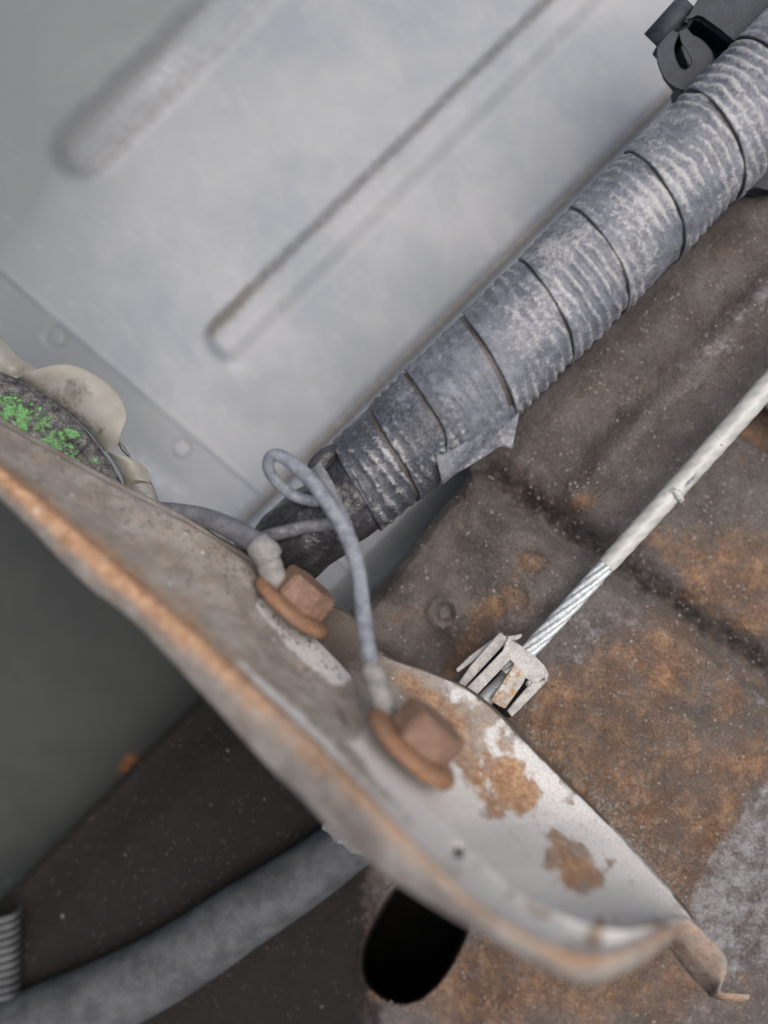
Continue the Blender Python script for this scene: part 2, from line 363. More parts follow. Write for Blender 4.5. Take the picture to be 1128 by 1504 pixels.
# ------------------------------------------------------------------ chassis beam
def beam_height(px, py):
    a = px+py; b = px-py
    h = -128-0.10*np.maximum(0, -b-100)-0.0*a
    h = h - 40*sstep(1450, 1340, a)
    dc = ((py-700)-(px-690)*0.708)/1.225            # distance below the crease
    dc = dc+6*fbm(px, py, 120, 3, 2)
    on = sstep(660, 760, px)
    h += on*(40*sstep(-8, 24, dc)-30*bump1(dc, -22, 26))
    # pressed ridge
    t = a-1575+0.04*(b-150); h += 38*bump1(t, 0, 40)*sstep(-60, 200, b)*sstep(30, -60, dc)
    h += 16*fbm(px, py, 240, 3, 5)+3.5*fbm(px, py, 40, 4, 6)+1.5*fbm(px, py, 11, 3, 1)
    # lumps by the panel edge
    h += 42*blob(px, py, 592, 868, 26, 20, -20)+34*blob(px, py, 650, 905, 34)-22*blob(px, py, 652, 900, 13)+26*bump1(np.hypot(px-652, py-900), 20, 6)*.35
    h += 60*blob(px, py, 545, 930, 75, 42, 30)*sstep(700, 600, px)
    h -= 38*blob(px, py, 640, 955, 26, 44, 25)
    h -= 6*sstep(1.15, .85, np.hypot((px-752)/25, (py-880)/21))
    h -= 5*sstep(1.15, .85, np.hypot((px-780)/22, (py-826)/16))
    h += 12*np.exp(-((px-1040)**2)/90000)*0
    # oval lightening hole
    c, s = math.cos(math.radians(-62)), math.sin(math.radians(-62)); dx, dy = px-612, py-1374
    q = ((np.abs(dx*c+dy*s)/101)**2.4+(np.abs(-dx*s+dy*c)/64)**2.4)**(1/2.4)
    hole = sstep(1.04, .97, q); rim = bump1(q, 1.08, .07)
    h += 5*rim; h = h-420*hole
    # square cut-out
    dx, dy = px-1122, py-636; u = (dx*.87+dy*.5); v = (-dx*.5+dy*.87)
    e1 = sstep(0, 5, u+44)*sstep(0, 5, 60-u)*sstep(0, 5, v+34)*sstep(0, 5, 26-v)
    h = h-70*e1
    return h, hole, rim, e1, dc, t
def build_beam():
    u = np.concatenate([[-1.0], np.arange(0, 1500, 4.0)]); b = np.arange(-1750, 1350, 4.5)
    U, B = np.meshgrid(u, b, indexing='ij')
    a0 = np.interp(B, [-1750, -1320, -720, -500, -345, -200, -120, -40, -12, 5, 1400], [1325, 1322, 1318, 1400, 1432, 1412, 1400, 1392, 1388, 1362, 1362])+3*fbm(B, B*0, 30, 3, 2)
    A = a0+U; px = (A+B)/2; py = (A-B)/2
    h, hole, rim, e1, dc, t = beam_height(px, py)
    h = h-14*sstep(16, 0, U)-150*(U < 0)
    up = sstep(20, -20, dc)*sstep(0, 1, px-600)
    low = sstep(700, 900, px)*sstep(-10, 40, dc)
    big = fbm(px, py, 150, 4, 0)
    rust = 0*px+.08
    rust += 1.1*blob(px, py, 960, 1150, 190, 150, 50)+.8*blob(px, py, 1010, 1040, 130, 60, 35)+.5*blob(px, py, 900, 1010, 110, 90)
    rust += .85*blob(px, py, 1085, 830, 75, 55, 20)+.5*bump1(polydist(px, py, [(955, 790), (1010, 830), (1128, 900)]), 0, 15)
    rust += .7*bump1(polydist(px, py, [(1010, 875), (1060, 905), (1120, 930)]), 0, 9)
    rust += .75*blob(px, py, 752, 880, 26, 22)+.8*blob(px, py, 780, 825, 22, 15)+.7*blob(px, py, 855, 738, 20, 14, -20)+.9*e1+.5*blob(px, py, 1090, 677, 12)
    rust += .75*bump1(polydist(px, py, [(720, 900), (690, 940), (665, 985)]), 0, 16)
    rust += .75*blob(px, py, 800, 1430, 260, 90)+.35*blob(px, py, 500, 1380, 90, 90)
    rust -= .7*blob(px, py, 1110, 1270, 70, 130, 25)+.5*blob(px, py, 870, 860, 60, 60)+.6*blob(px, py, 830, 950, 60, 50)
    rust = np.clip(rust, 0, .62)+.25*big*low
    pale = .3*bump1(t, 0, 60)*sstep(100, 260, B)+.72*low*sstep(760, 900, px)*(.8+.7*big)+.5*blob(px, py, 1100, 1270, 70, 110, 25)-.5*sstep(1380, 1450, py)+.35*blob(px, py, 835, 755, 26, 16)
    pale += .5*blob(px, py, 990, 720, 150, 70, 35)*sstep(-160, -60, dc)*sstep(-60, -240, -(px-700))
    pale += .42*bump1(polydist(px, py, [(668, 925), (655, 960), (640, 985)]), 0, 9)+.5*blob(px, py, 880, 1290, 90, 40, 45)
    pale -= .35*up*sstep(950, 750, px)
    pale += .20*low*sstep(760, 860, px)+.12*up*sstep(900, 1100, px)
    pale = np.minimum(pale, .5+.35*big)
    pale -= .8*np.clip(rust-.3, 0, 1)
    shade_zone = sstep(-250, -420, B)                       # lower end in the bracket's shade, mask not used
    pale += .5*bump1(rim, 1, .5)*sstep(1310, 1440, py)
    dark = .22*up+.15*up*sstep(900, 700, px)+.4*bump1(dc, -20, 26)*sstep(640, 800, px)+1.4*hole*0  # includes painted shade in the groove above the crease
    dark += 1.3*sstep(640, 420, px)*sstep(900, 1100, py)+.35*blob(px, py, 760, 1440, 200, 90)  # shade behind the bracket at lower left, painted into the beam colour
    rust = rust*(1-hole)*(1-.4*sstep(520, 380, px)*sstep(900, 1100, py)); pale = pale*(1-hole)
    V = P(px, py, h).reshape(-1, 3); F = gridfaces(*A.shape)
    root = empty('chassis_beam', P(900, 900, -170), 'wide dusty chassis beam with rust patches and an oval hole', 'chassis beam')
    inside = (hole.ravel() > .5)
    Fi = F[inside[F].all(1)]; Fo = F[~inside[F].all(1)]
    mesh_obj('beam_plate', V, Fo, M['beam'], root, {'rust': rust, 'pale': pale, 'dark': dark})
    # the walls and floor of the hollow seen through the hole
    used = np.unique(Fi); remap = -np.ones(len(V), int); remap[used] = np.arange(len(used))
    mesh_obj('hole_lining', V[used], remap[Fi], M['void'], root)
    # weld nuts: worn hex bolt in the lump
    hx, _, _, _, _, _ = beam_height(np.array([652.0]), np.array([900.0])); q = np.linspace(0, 2*np.pi, 6, endpoint=False)
    V = []; hz = hx[0]
    for rr, hh in ((11, hz-10), (11, hz+9), (8.5, hz+12)): V += list(P(652+rr*np.cos(q), 900+rr*np.sin(q), np.full(6, hh)))
    F = [tuple(range(12, 18))[::-1]]+[(k*6+j, k*6+(j+1) % 6, (k+1)*6+(j+1) % 6, (k+1)*6+j) for k in range(2) for j in range(6)]
    mesh_obj('bolt_head', V, F, M['beam'], root, smooth=False)
    # grit: countless crumbs of dust and scale stuck to the plate
    oc = np.array([(1, 0, 0), (0, 1, 0), (-1, 0, 0), (0, -1, 0), (0, 0, 1)], float); of = np.array([(0, 1, 4), (1, 2, 4), (2, 3, 4), (3, 0, 4)])
    n = 42000; gx = rng.uniform(560, 1180, n); gy = rng.uniform(180, 1560, n)
    ex = 700; gx = np.append(gx, rng.uniform(0, 620, ex)); gy = np.append(gy, rng.uniform(1000, 1520, ex))
    nb = 1600; tb = rng.random(nb); off = np.abs(rng.normal(0, 20, nb)); bx = np.interp(tb, [0, .5, 1], [770, 880, 975])+off*.75; by = np.interp(tb, [0, .5, 1], [1078, 1185, 1310])-off*.62
    gx = np.append(gx, bx); gy = np.append(gy, by)
    ok = (gx+gy > 1400+30*sstep(-120, -300, gx-gy)); dens = fbm(gx, gy, 90, 4, 3)+.8*rng.random(len(gx)); ok &= dens > .1
    gx, gy = gx[ok], gy[ok]; gh, hole, _, _, _, _ = beam_height(gx, gy); k = hole < .01; gx, gy, gh = gx[k], gy[k], gh[k]
    r = .55+.5*rng.random(len(gx))+2.4*rng.random(len(gx))**14+1.8*rng.random(len(gx))**3*np.exp(-(polydist(gx, gy, [(770, 1078), (880, 1185), (975, 1310)])/26)**2); c3 = P(gx, gy, gh-.4)
    sc = r[:, None, None]*(0.7+.6*rng.random((len(gx), 5, 1))); ang = rng.random(len(gx))*6.28
    ro = np.stack([oc[None, :, 0]*np.cos(ang)[:, None]-oc[None, :, 1]*np.sin(ang)[:, None], oc[None, :, 0]*np.sin(ang)[:, None]+oc[None, :, 1]*np.cos(ang)[:, None], np.repeat(oc[None, :, 2], len(gx), 0)*.9], -1)
    V = (c3[:, None]+ro*sc).reshape(-1, 3); F = (of[None]+5*np.arange(len(gx))[:, None, None]).reshape(-1, 3)
    g = mesh_obj('grit', V, F, M['grit'], root); tag(g, kind='stuff')
build_beam()

# ------------------------------------------------------------------ dark panel below the bracket
def build_dark_panel():
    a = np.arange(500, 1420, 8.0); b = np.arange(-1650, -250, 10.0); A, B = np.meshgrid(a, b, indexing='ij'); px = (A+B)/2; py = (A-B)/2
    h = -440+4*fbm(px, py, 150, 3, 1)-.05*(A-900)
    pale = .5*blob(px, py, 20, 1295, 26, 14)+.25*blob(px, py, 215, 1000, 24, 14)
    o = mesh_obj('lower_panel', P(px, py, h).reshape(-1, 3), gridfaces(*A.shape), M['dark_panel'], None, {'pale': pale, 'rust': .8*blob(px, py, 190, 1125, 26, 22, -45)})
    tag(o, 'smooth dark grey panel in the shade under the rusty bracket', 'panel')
build_dark_panel()

# ------------------------------------------------------------------ bracket
BL = [(-150, 600), (0, 732), (123, 855), (198, 914), (299, 1021), (396, 1128), (440, 1170), (481, 1213), (561, 1282), (640, 1333), (700, 1368), (770, 1408), (834, 1438), (884, 1441), (934, 1420), (985, 1385)]
BF = [(-150, 560), (0, 690), (107, 780), (214, 876), (289, 940), (364, 1010), (410, 1050), (460, 1096), (535, 1170), (625, 1258), (697, 1325), (767, 1371), (834, 1400), (890, 1404), (945, 1384), (993, 1360)]
R1 = [(-150, 530), (0, 623), (150, 706), (270, 768), (345, 815), (395, 868), (440, 925), (503, 992), (570, 1085), (635, 1185), (690, 1255), (760, 1318), (850, 1360), (910, 1370), (955, 1360), (998, 1350)]
R2 = [(-150, 528), (2, 620), (152, 703), (273, 764), (350, 811), (475, 885), (512, 905), (560, 962), (690, 1018), (800, 1122), (890, 1211), (945, 1272), (985, 1315), (1002, 1335), (1010, 1345), (1014, 1350)]
HH = np.array([(180, 200, 120, 95), (185, 215, 120, 92), (190, 225, 115, 90), (198, 235, 110, 85), (205, 250, 100, 75), (215, 265, 95, 20), (222, 275, 100, 15), (235, 290, 130, 25), (260, 320, 185, 45),
      (280, 340, 225, 60), (295, 352, 262, 70), (305, 362, 300, 80), (310, 360, 318, 90), (305, 345, 315, 95), (280, 315, 285, 98), (240, 260, 240, 100)], float)
HH[:, :3] += .5*np.maximum(0, HH[:, :3]-110)
NS = 40
def build_bracket():
    L = catmull([(*p, h) for p, h in zip(BL, HH[:, 0])], NS); F_ = catmull([(*p, h) for p, h in zip(BF, HH[:, 1])], NS)
    A1 = catmull([(*p, h) for p, h in zip(R1, HH[:, 2])], NS); A2 = catmull([(*p, h) for p, h in zip(R2, HH[:, 3])], NS)
    s = np.linspace(0, len(BL)-1, len(L))
    L[:, 2] = F_[:, 2]-10
    merge = sstep(9.2, 10.6, s)[:, None]                      # the lower end: step fades into the floor
    rows = []; tt = []
    def add(p, t): rows.append(p); tt.append(t)
    for k in np.linspace(0, 1, 14):
        q = L*(1-k)+F_*k; q = q.copy(); q[:, 2] += 9*math.sin(math.pi*k); add(q, .0+.2*k)
    for k in np.linspace(0, 1, 60)[1:]:
        q = F_*(1-k)+A1*k; q = q.copy(); q[:, 2] += (6*math.exp(-(k/.08)**2)-10*math.sin(math.pi*k)); add(q, .2+.4*k)
    d = (A2-A1)*np.array([1, 1, 0]); ln = np.linalg.norm(d, axis=1)[:, None]+1e-6; dn = d/ln
    wid = np.minimum(8, ln*.5)
    drop = np.minimum(18, np.maximum(A1[:, 2:3]-A2[:, 2:3], 0)*.8)*(1-merge); zz = np.array([[0, 0, 1.0]])
    B0 = A1+dn*wid*.35-zz*drop*.3; B1 = A1+dn*wid-zz*drop
    add(B0, .62); add(B1, .64)
    for k in np.linspace(0, 1, 56)[1:]:
        q = B1*(1-k)+A2*k; q = q.copy(); q[:, 2] = B1[:, 2]*(1-k)+A2[:, 2]*k-(B1[:, 2]-A2[:, 2])*.18*math.sin(math.pi*k)*(1-merge[:, 0]); add(q, .64+.32*k)
    for k, (o, dz) in enumerate(((3, 5), (5, 14), (6, 40), (6, 180))): add(A2+dn*o-zz*dz, .97+.01*k)
    under = [(q-zz*20+(0 if t_ > .12 else 0)) for q, t_ in zip(rows[:-4:3], tt[:-4:3])][::-1]; rows = under+rows; tt = [-t_-.3 for t_ in tt[:-4:3]][::-1]+tt
    G = np.stack(rows, 0); T = np.repeat(np.array(tt)[:, None], len(L), 1); Sx = np.repeat(s[None], len(tt), 0)
    px, py, h = G[..., 0], G[..., 1], G[..., 2]
    h = h+(2.2*fbm(px, py, 60, 4, 2)+.9*fbm(px, py, 14, 3, 4))
    # lugs' flat washer seats left in clean paint below the bolts, and the small notch
    h = h-16*blob(px, py, 673, 1250, 7, 9)*(T > .3)
    n = fbm(px, py, 45, 4, 6); n2 = fbm(px, py, 90, 4, 1)
    lip = .68*bump1(T, .195, .06)*(1+.5*fbm(px, py, 70, 3, 6))
    rust = .12+lip*(1.0-.35*sstep(7, 10, Sx))+.35*bump1(T, .15, .05)*sstep(6, 2, Sx)*1.0
    rust += .7*bump1(T, .17, .10)*sstep(5.5, .5, Sx)
    fl = (T > .645)
    rust += fl*(.95*blob(px, py, 735, 1150, 80, 52, 40)+.85*blob(px, py, 850, 1280, 62, 40, 45)+.75*blob(px, py, 625, 1030, 70, 22, 40))
    rust += .35*blob(px, py, 900, 1370, 90, 30, -20)*(T > .1)+.45*blob(px, py, 518, 1000, 12, 8)*1.0
    right = sstep(4.5, 9.5, Sx)
    pale = -.15+.75*right*sstep(.2, .3, T)*(1-.4*sstep(.5, .62, T)*sstep(9, 8, Sx))+.25*sstep(.22, .42, T)*sstep(.5, .3, T)
    pale += .8*bump1(T, .255, .03)*sstep(3.2, 5.5, Sx)+.35*bump1(T, .08, .07)*sstep(2, 6, Sx)
    pale += 1.3*blob(px, py, 458, 942, 58, 20, 48)*(T < .655)*(T > .4)+1.3*blob(px, py, 622, 1180, 85, 30, 45)*(T > .35)
    pale += .35*fl*sstep(7.4, 8.6, Sx)+.25*n2*right+.75*fbm(px, py, 30, 4, 0)*right
    pale += 1.2*bump1(polydist(px, py, [(388, 892), (432, 938), (497, 984)]), 0, 14)*(T > .35)*(T < .66)+1.3*bump1(polydist(px, py, [(556, 1095), (606, 1150), (664, 1225)]), 0, 22)*(T > .3)*(T < .66)
    pale = pale-.95*(rust-.12)*fl+.04*right-.25*right*(T < .22)
    dark = .42*sstep(.22, .5, T)*sstep(7.5, 1, Sx)*(.8+.5*n)+.85*fl*sstep(7.6, 6.6, Sx)*sstep(4.2, 4.8, Sx)+.5*bump1(T, .1, .09)*sstep(3.5, .0, Sx)
    dark += .3*right*sstep(.05, .5, fbm(px, py, 38, 4, 5))*(T > .22)
    dark += .5*(T > .965)*(Sx > 4.5)+.5*bump1(polydist(px, py, [(360, 872), (405, 935), (470, 995), (530, 1100), (585, 1175)]), 0, 9)*(.5+n)
    dark += 1.5*blob(px, py, 673, 1252, 7, 9)+.3*bump1(polydist(px, py, [(690, 1010), (790, 1112), (890, 1205)]), 0, 9)
    rust = np.maximum(rust, .5*(T < -.2)); rust = np.where(fl, rust*(.95+.9*fbm(px, py, 26, 4, 7)), rust)
    V = P(px, py, h).reshape(-1, 3); F = gridfaces(*px.shape)[:, ::-1]
    # one closed end at the lower right corner is formed where the curves meet
    root = empty('angle_bracket', P(430, 1010, 120), 'foreground steel bracket with a curved rusty lip and two bolts through it', 'bracket')
    o = mesh_obj('bracket_plate', V, F, M['bracket'], root, {'rust': rust, 'pale': pale, 'dark': dark})
    # the little zig-zag tongue at its end: a folded strip
    ctrl = catmull([(985, 1335, 130), (1012, 1350, 125), (1042, 1378, 112), (1066, 1406, 98), (1066, 1430, 88), (1058, 1456, 78), (1078, 1459, 74), (1102, 1462, 70)], 12)
    off = catmull([(950, 1365, 110), (978, 1386, 60), (1000, 1416, 40), (1024, 1444, 25), (1036, 1456, 20), (1046, 1466, 40), (1070, 1471, 66), (1098, 1471, 64)], 12)
    def across(k): q = ctrl*(1-k)+off*k; q[:, 2] = ctrl[:, 2]+(off[:, 2]-ctrl[:, 2])*k**2.2; return q
    vs = []; m = 12
    for k in np.linspace(0, 1, m): q = across(k); vs.append(P(q[:, 0], q[:, 1], q[:, 2]))
    for k in np.linspace(1, 0, m): q = across(k); vs.append(P(q[:, 0], q[:, 1], q[:, 2]-10))
    V = np.stack(vs, 0); t = np.repeat(np.concatenate([np.linspace(0, 1, m), np.linspace(1, 0, m)])[:, None], V.shape[1], 1)
    mesh_obj('end_tongue', V.reshape(-1, 3), gridfaces(V.shape[0], V.shape[1], closeu=True), M['bracket'], root, {'rust': (.35+.3*t).ravel(), 'pale': (.25-.5*t).ravel(), 'dark': (.5*sstep(.4, .7, t)).ravel()})
    # crumbs of dirt along the upper edge
    n = 1500; si = rng.uniform(NS*1, NS*7.6, n).astype(int); w = rng.random(n)**1.6*.6
    q = A1[si]*(1-w[:, None])+F_[si]*w[:, None]; q[:, 2] -= 10*np.sin(np.pi*(1-w)); c3 = P(q[:, 0], q[:, 1], q[:, 2]+1)
    oc = np.array([(1, 0, 0), (0, 1, 0), (-1, 0, 0), (0, -1, 0), (0, 0, 1), (0, 0, -1)], float); of = np.array([(0, 1, 4), (1, 2, 4), (2, 3, 4), (3, 0, 4), (1, 0, 5), (2, 1, 5), (3, 2, 5), (0, 3, 5)])
    r = .6+3.0*rng.random(n)**5
    V = (c3[:, None]+oc[None]*r[:, None, None]*(.6+.7*rng.random((n, 6, 1)))).reshape(-1, 3); F = (of[None]+6*np.arange(n)[:, None, None]).reshape(-1, 3)
    tag(mesh_obj('dirt_crumbs', V, F, M['grit'], root), kind='stuff')
build_bracket()

# ------------------------------------------------------------------ bolts
def bolt(cx, cy, h, sc, label, headoff):
    c0 = P(cx, cy, h); axis = np.array([.64, .75, .05]); axis /= np.linalg.norm(axis)
    z = np.array([0, 0, 1.0]); e1 = np.cross(axis, z); e1 /= np.linalg.norm(e1); e2 = np.cross(axis, e1)
    root = empty('hex_bolt', c0, label, 'bolt', 'rusty hex bolts through the bracket')
    def lathe(name, prof, n, cen, attrs, rot=0, smooth=True, wob=0):
        q = np.linspace(0, 2*np.pi, n, endpoint=False)+rot; V = [cen+axis*prof[0][1]*sc]
        for r, y in prof[1:]:
            rr = r*(1+wob*np.sin(3*q+r)*.5+wob*rng.standard_normal(n)*.25)
            V += list(cen+axis*y*sc+(e1*np.cos(q)[:, None]+e2*np.sin(q)[:, None])*rr[:, None]*sc)
        F = []
        for j in range(n):
            F.append((0, 1+j, 1+(j+1) % n))
            for k in range(len(prof)-2): F.append((1+k*n+j, 1+(k+1)*n+j, 1+(k+1)*n+(j+1) % n, 1+k*n+(j+1) % n))
        V = np.array(V); at = {k: np.full(len(V), v) for k, v in attrs.items()}
        return mesh_obj(name, V, F, M['bolt'], root, at, smooth=smooth)
    fl = lathe('flange', [(0, 9), (46, 9), (60, 7), (63, 4), (64, 1), (64, -4), (62, -7), (54, -8)], 48, c0, {'rust': .5}, wob=.006)
    # hex head: bevelled prism
    cen = c0+e1*headoff[0]*sc+e2*headoff[1]*sc
    bm = bmesh.new(); q = np.linspace(0, 2*np.pi, 6, endpoint=False)+.95
    lo = [bm.verts.new(cen+axis*9*sc+(e1*math.cos(a)+e2*math.sin(a))*45*sc) for a in q]
    hi = [bm.verts.new(cen+axis*46*sc+(e1*math.cos(a)+e2*math.sin(a))*43*sc) for a in q]
    bm.faces.new(hi); bm.faces.new(lo[::-1])
    for j in range(6): bm.faces.new((lo[j], lo[(j+1) % 6], hi[(j+1) % 6], hi[j]))
    bmesh.ops.recalc_face_normals(bm, faces=bm.faces)
    bmesh.ops.bevel(bm, geom=list(bm.edges), offset=3*sc, segments=2, affect='EDGES')
    bm.verts.index_update(); V = np.array([list(v.co) for v in bm.verts]); F = [tuple(v.index for v in f.verts) for f in bm.faces]; bm.free()
    mesh_obj('hex_head', V, F, M['bolt'], root, {'rust': np.full(len(V), .10)}, smooth=False)
    # pale ring lug clamped under the flange
    return root, c0, axis, e1, e2
b1 = bolt(428, 890, 108, .96, 'smaller rusty hex bolt higher up the bracket, beside the thick cable end', (3, 0))
b2 = bolt(604, 1098, 252, 1.04, 'larger rusty hex bolt lower down the bracket, holding the thin looped wire', (3, 0))

# ------------------------------------------------------------------ wires
w = empty('thick_cable', P(300, 765, 80), 'thick dark grey battery cable running along the bracket to the upper bolt', 'cable')
tube('cable_jacket', [(190, 742, 30, 12), (228, 748, 45, 12), (262, 752, 60, 13), (300, 760, 74, 14.5), (335, 774, 88, 16), (362, 788, 98, 16.5), (384, 806, 108, 16.5), (392, 822, 112, 15)], M['wire_dark'], w,
     af=lambda s, t: {'pale': .08+.14*np.cos(t-.5), 'dark': 0*s, 'rust': 0*s})  # pale: painted highlight along the jacket
tube('shrink_collar', [(376, 797, 118, 18), (381, 802, 119, 20.5), (391, 812, 120, 21), (396, 822, 120, 20), (399, 826, 120, 17)], M['lug'], w, nspan=8, rf=lambda s, t, r: r*(1+.03*np.sin(3*t+s*.3)))
tube('cable_lug', [(386, 815, 119, 15), (394, 826, 118, 18.5), (399, 838, 116, 18), (404, 850, 112, 19), (410, 866, 106, 17)], M['lug'], w, nspan=8, rf=lambda s, t, r: r*(1+.035*np.sin(2*t+s*.25)))
w = empty('looped_wire', P(480, 740, 90), 'thin light grey wire looping from the conduit end down to the lower bolt', 'wire')
tube('wire_jacket', [(478, 735, 60, 7.5), (458, 736, 64, 8), (430, 727, 70, 8.5), (405, 706, 80, 9), (394, 685, 90, 9), (401, 669, 98, 9.5), (422, 675, 104, 10), (456, 706, 112, 11.3), (488, 748, 120, 12), (512, 792, 128, 12), (526, 840, 138, 12), (532, 890, 158, 11.8), (538, 940, 184, 12), (546, 978, 206, 12.5), (552, 1000, 220, 13)],
     M['wire'], w, nspan=12, rf=lambda s, t, r: r*(1+.03*np.sin(s*.05)), af=lambda s, t: {'pale': .22*np.cos(t-.3)+.12*np.sin(s*.045)-.02, 'dark': .25*np.sin(s*.031+1)+.1, 'rust': 0*s})  # angle term of pale paints a highlight along the wire
tube('cable_lug', [(545, 978, 206, 13), (548, 988, 212, 16.5), (553, 1004, 220, 15.5), (557, 1014, 224, 17), (562, 1030, 226, 17), (572, 1052, 218, 14)], M['lug'], w, nspan=8, rf=lambda s, t, r: r*(1+.04*np.sin(2*t+s*.22)))
w = empty('short_wire', P(430, 776, 80), 'short straight grey wire coming out of the conduit tail behind the thick cable', 'wire')
tube('wire_jacket', [(505, 768, 60, 9), (480, 770, 72, 10), (450, 774, 80, 10), (415, 782, 74, 10), (385, 790, 64, 10), (350, 800, 45, 10)], M['wire_dark'], w, af=lambda s, t: {'pale': .3*np.cos(t-.2)+.05, 'dark': 0*s, 'rust': 0*s})  # pale paints the wire's highlight

# ------------------------------------------------------------------ wrapped conduit
SEAM = [(-4, -345), (-3, -255), (-2, -185), (-1, -117), (0, -42), (1, 32), (2, 155), (3, 269), (4, 375), (5, 489), (6, 615), (7, 721), (8, 830), (9, 940)]
def seamc(k): return np.interp(k, [a for a, _ in SEAM], [b for _, b in SEAM])
AX_A = 1262.0
def cond_axis(c):
    """centre line for axis coordinate c=(x-y)/1.414 (pixels)"""
    a = np.interp(c, [-400, -150, -40, 100, 300, 600, 1000], [1215, 1238, 1248, 1256, 1259, 1258, 1256])
    x = (a+c*1.41421)/2; y = (a-c*1.41421)/2
    h = np.interp(c, [-400, -150, 0, 300, 1000], [-10, -4, 0, 0, -6]); r = np.interp(c, [-400, -150, -40, 60, 300, 1000], [58, 69, 75, 79, 81, 82])
    return x, y, h, r
def build_conduit():
    root = empty('wrapped_conduit', P(800, 460, 0), 'thick corrugated conduit spirally wrapped in dusty grey tape', 'conduit')
    th = np.linspace(-np.pi, np.pi, 97)
    NB = 34
    for k in range(-1, 8):
        kap = k+(-th-np.pi/2)/(2*np.pi)
        c0 = seamc(kap); c1 = seamc(kap+1)
        w = np.concatenate([[0, 0], np.linspace(0, 1.0, NB), [1.06]])
        Wm, TH = np.meshgrid(w, th, indexing='ij'); Cc = c0[None]*(1-Wm)+c1[None]*Wm
        x, y, h, r = cond_axis(Cc)
        # wavy seam edge
        cw = c0+4*fbm(th*20, th*0+k*50, 26, 3, 4); 
        Cc = Cc+(cw-c0-(44*sstep(.2, 1.5, th) if k == 1 else 0))[None]*np.clip(1-Wm, 0, 1)**(1 if k != 1 else 1.6)
        x, y, h, r = cond_axis(Cc); cen = P(x, y, h)
        xb, yb, hb, _ = cond_axis(Cc+2); T = P(xb, yb, hb)-cen; T /= np.linalg.norm(T, axis=-1)[..., None]
        z = np.array([0, 0, 1.0]); N = z-(T@z)[..., None]*T; N /= np.linalg.norm(N, axis=-1)[..., None]; B = np.cross(T, N)
        u = TH*80; mod = np.clip(.72+1.7*fbm(Cc, u, 75, 3, 2), .25, 1.6)
        slack = 9*fbm(Cc, u, 45, 3, 1)
        ph = (Cc+slack+9*np.sin(TH*.9+.4))/17.5*2*np.pi
        corr = (np.cos(ph)+.25*np.cos(2*ph))*1.5*mod*sstep(0, .12, Wm)
        lift = 2.5*np.clip(1-Wm, 0, 1)**.7+.4-.9*sstep(.92, .96, Wm)
        R = r+lift+corr+2.2*fbm(Cc, u, 34, 4, 5)+1.0*fbm(Cc*1.0, u*1.0, 12, 3, 3)
        R[0] = r[0]-2.0; R[1] = R[1]
        sg = 1.0
        V = cen+N*(np.cos(TH)*R)[..., None]+B*(np.sin(TH)*R)[..., None]
        # th=+pi/2 must be the upper-left side
        dust = sstep(-60, 300, Cc)
        pale = .10+.22*sstep(60, -60, Cc)+.34*dust+.34*fbm(Cc, u, 60, 4, 0)+.13*np.cos(ph)*mod
        gw = .91 if k < 2 else .955
        dark = .7*sstep(gw, gw+.03, Wm)+.9*(np.arange(len(w))[:, None] == 0)-.12*np.cos(ph)*mod
        dark += .5*blob(Cc, TH, -70, -.75, 16, .2)
        mesh_obj('tape_turn', V.reshape(-1, 3), gridfaces(*Cc.shape), M['tape'], root, {'pale': pale, 'dark': dark, 'rust': .08+.72*sstep(110, -70, Cc)+.25*fbm(Cc, u, 70, 3, 7)})
    # tape's loose flap below
    e = catmull([(650, 712), (668, 697), (690, 684), (716, 668), (734, 656), (752, 659)], 12)
    ii = catmull([(640, 668), (656, 664), (680, 650), (706, 625), (730, 600), (766, 592)], 12)
    m = 16; V = []; T = []
    for k in np.linspace(0, 1, m):
        q = ii*(1-k)+e*k; dd = (q[:, 0]+q[:, 1]-1254)/1.414; hh = -12+14*min(1, k/.75)+np.sqrt(np.maximum(86**2-dd**2, 30**2))+2*np.sin(k*3.14)+6*k*np.sin(np.linspace(0, 9, len(e)))+2*fbm(q[:, 0], q[:, 1], 20, 3, 2)
        V.append(P(q[:, 0], q[:, 1], hh)); T.append(k+0*hh)
    V2 = [v-np.array([0, 0, 1.6]) for v in V[::-1]]; G = np.stack(V+V2, 0); T = np.stack(T+T[::-1], 0)
    mesh_obj('loose_tape_flap', G.reshape(-1, 3), gridfaces(G.shape[0], G.shape[1], closeu=True), M['tape'], root, {'pale': .22+.2*T, 'dark': .1+0*T, 'rust': .42-.1*T})
    # black tail at its end
    def rt(s, t, r): return r*(1+.05*np.sin(2*t+s*.03)+.05*fbm(s, t*45, 34, 4, 3)+.02*np.sin(s*.12+t*2))
    tube('black_tape_tail', [(535, 712, 0, 65), (508, 735, 2, 64), (482, 757, 4, 62), (455, 778, 4, 60), (430, 800, 0, 56), (404, 822, -8, 50), (380, 846, -20, 42)], M['black_tape'], root, nspan=16, seg=96, rf=rt,
         af=lambda s, t: {'pale': .38*bump1(s, 75, 34)*bump1(t, 5.6, .35)+.3*bump1(s, 20, 26), 'dark': 0*s, 'rust': 0*s})
    # turned-over strip near the loop and the folded ear at the upper side
    st = catmull([(452, 690, 52), (462, 708, 60), (476, 735, 66), (492, 766, 60), (504, 790, 40)], 8); en = catmull([(472, 680, 58), (486, 703, 67), (500, 730, 72), (514, 760, 66), (522, 782, 48)], 8)
    V = []
    for k in np.linspace(0, 1, 8): q = st*(1-k)+en*k; V.append(P(q[:, 0], q[:, 1], q[:, 2]+4*math.sin(3.1*k)+2))
    G = np.stack(V+[v-np.array([0, 0, 2.0]) for v in V[::-1]], 0)
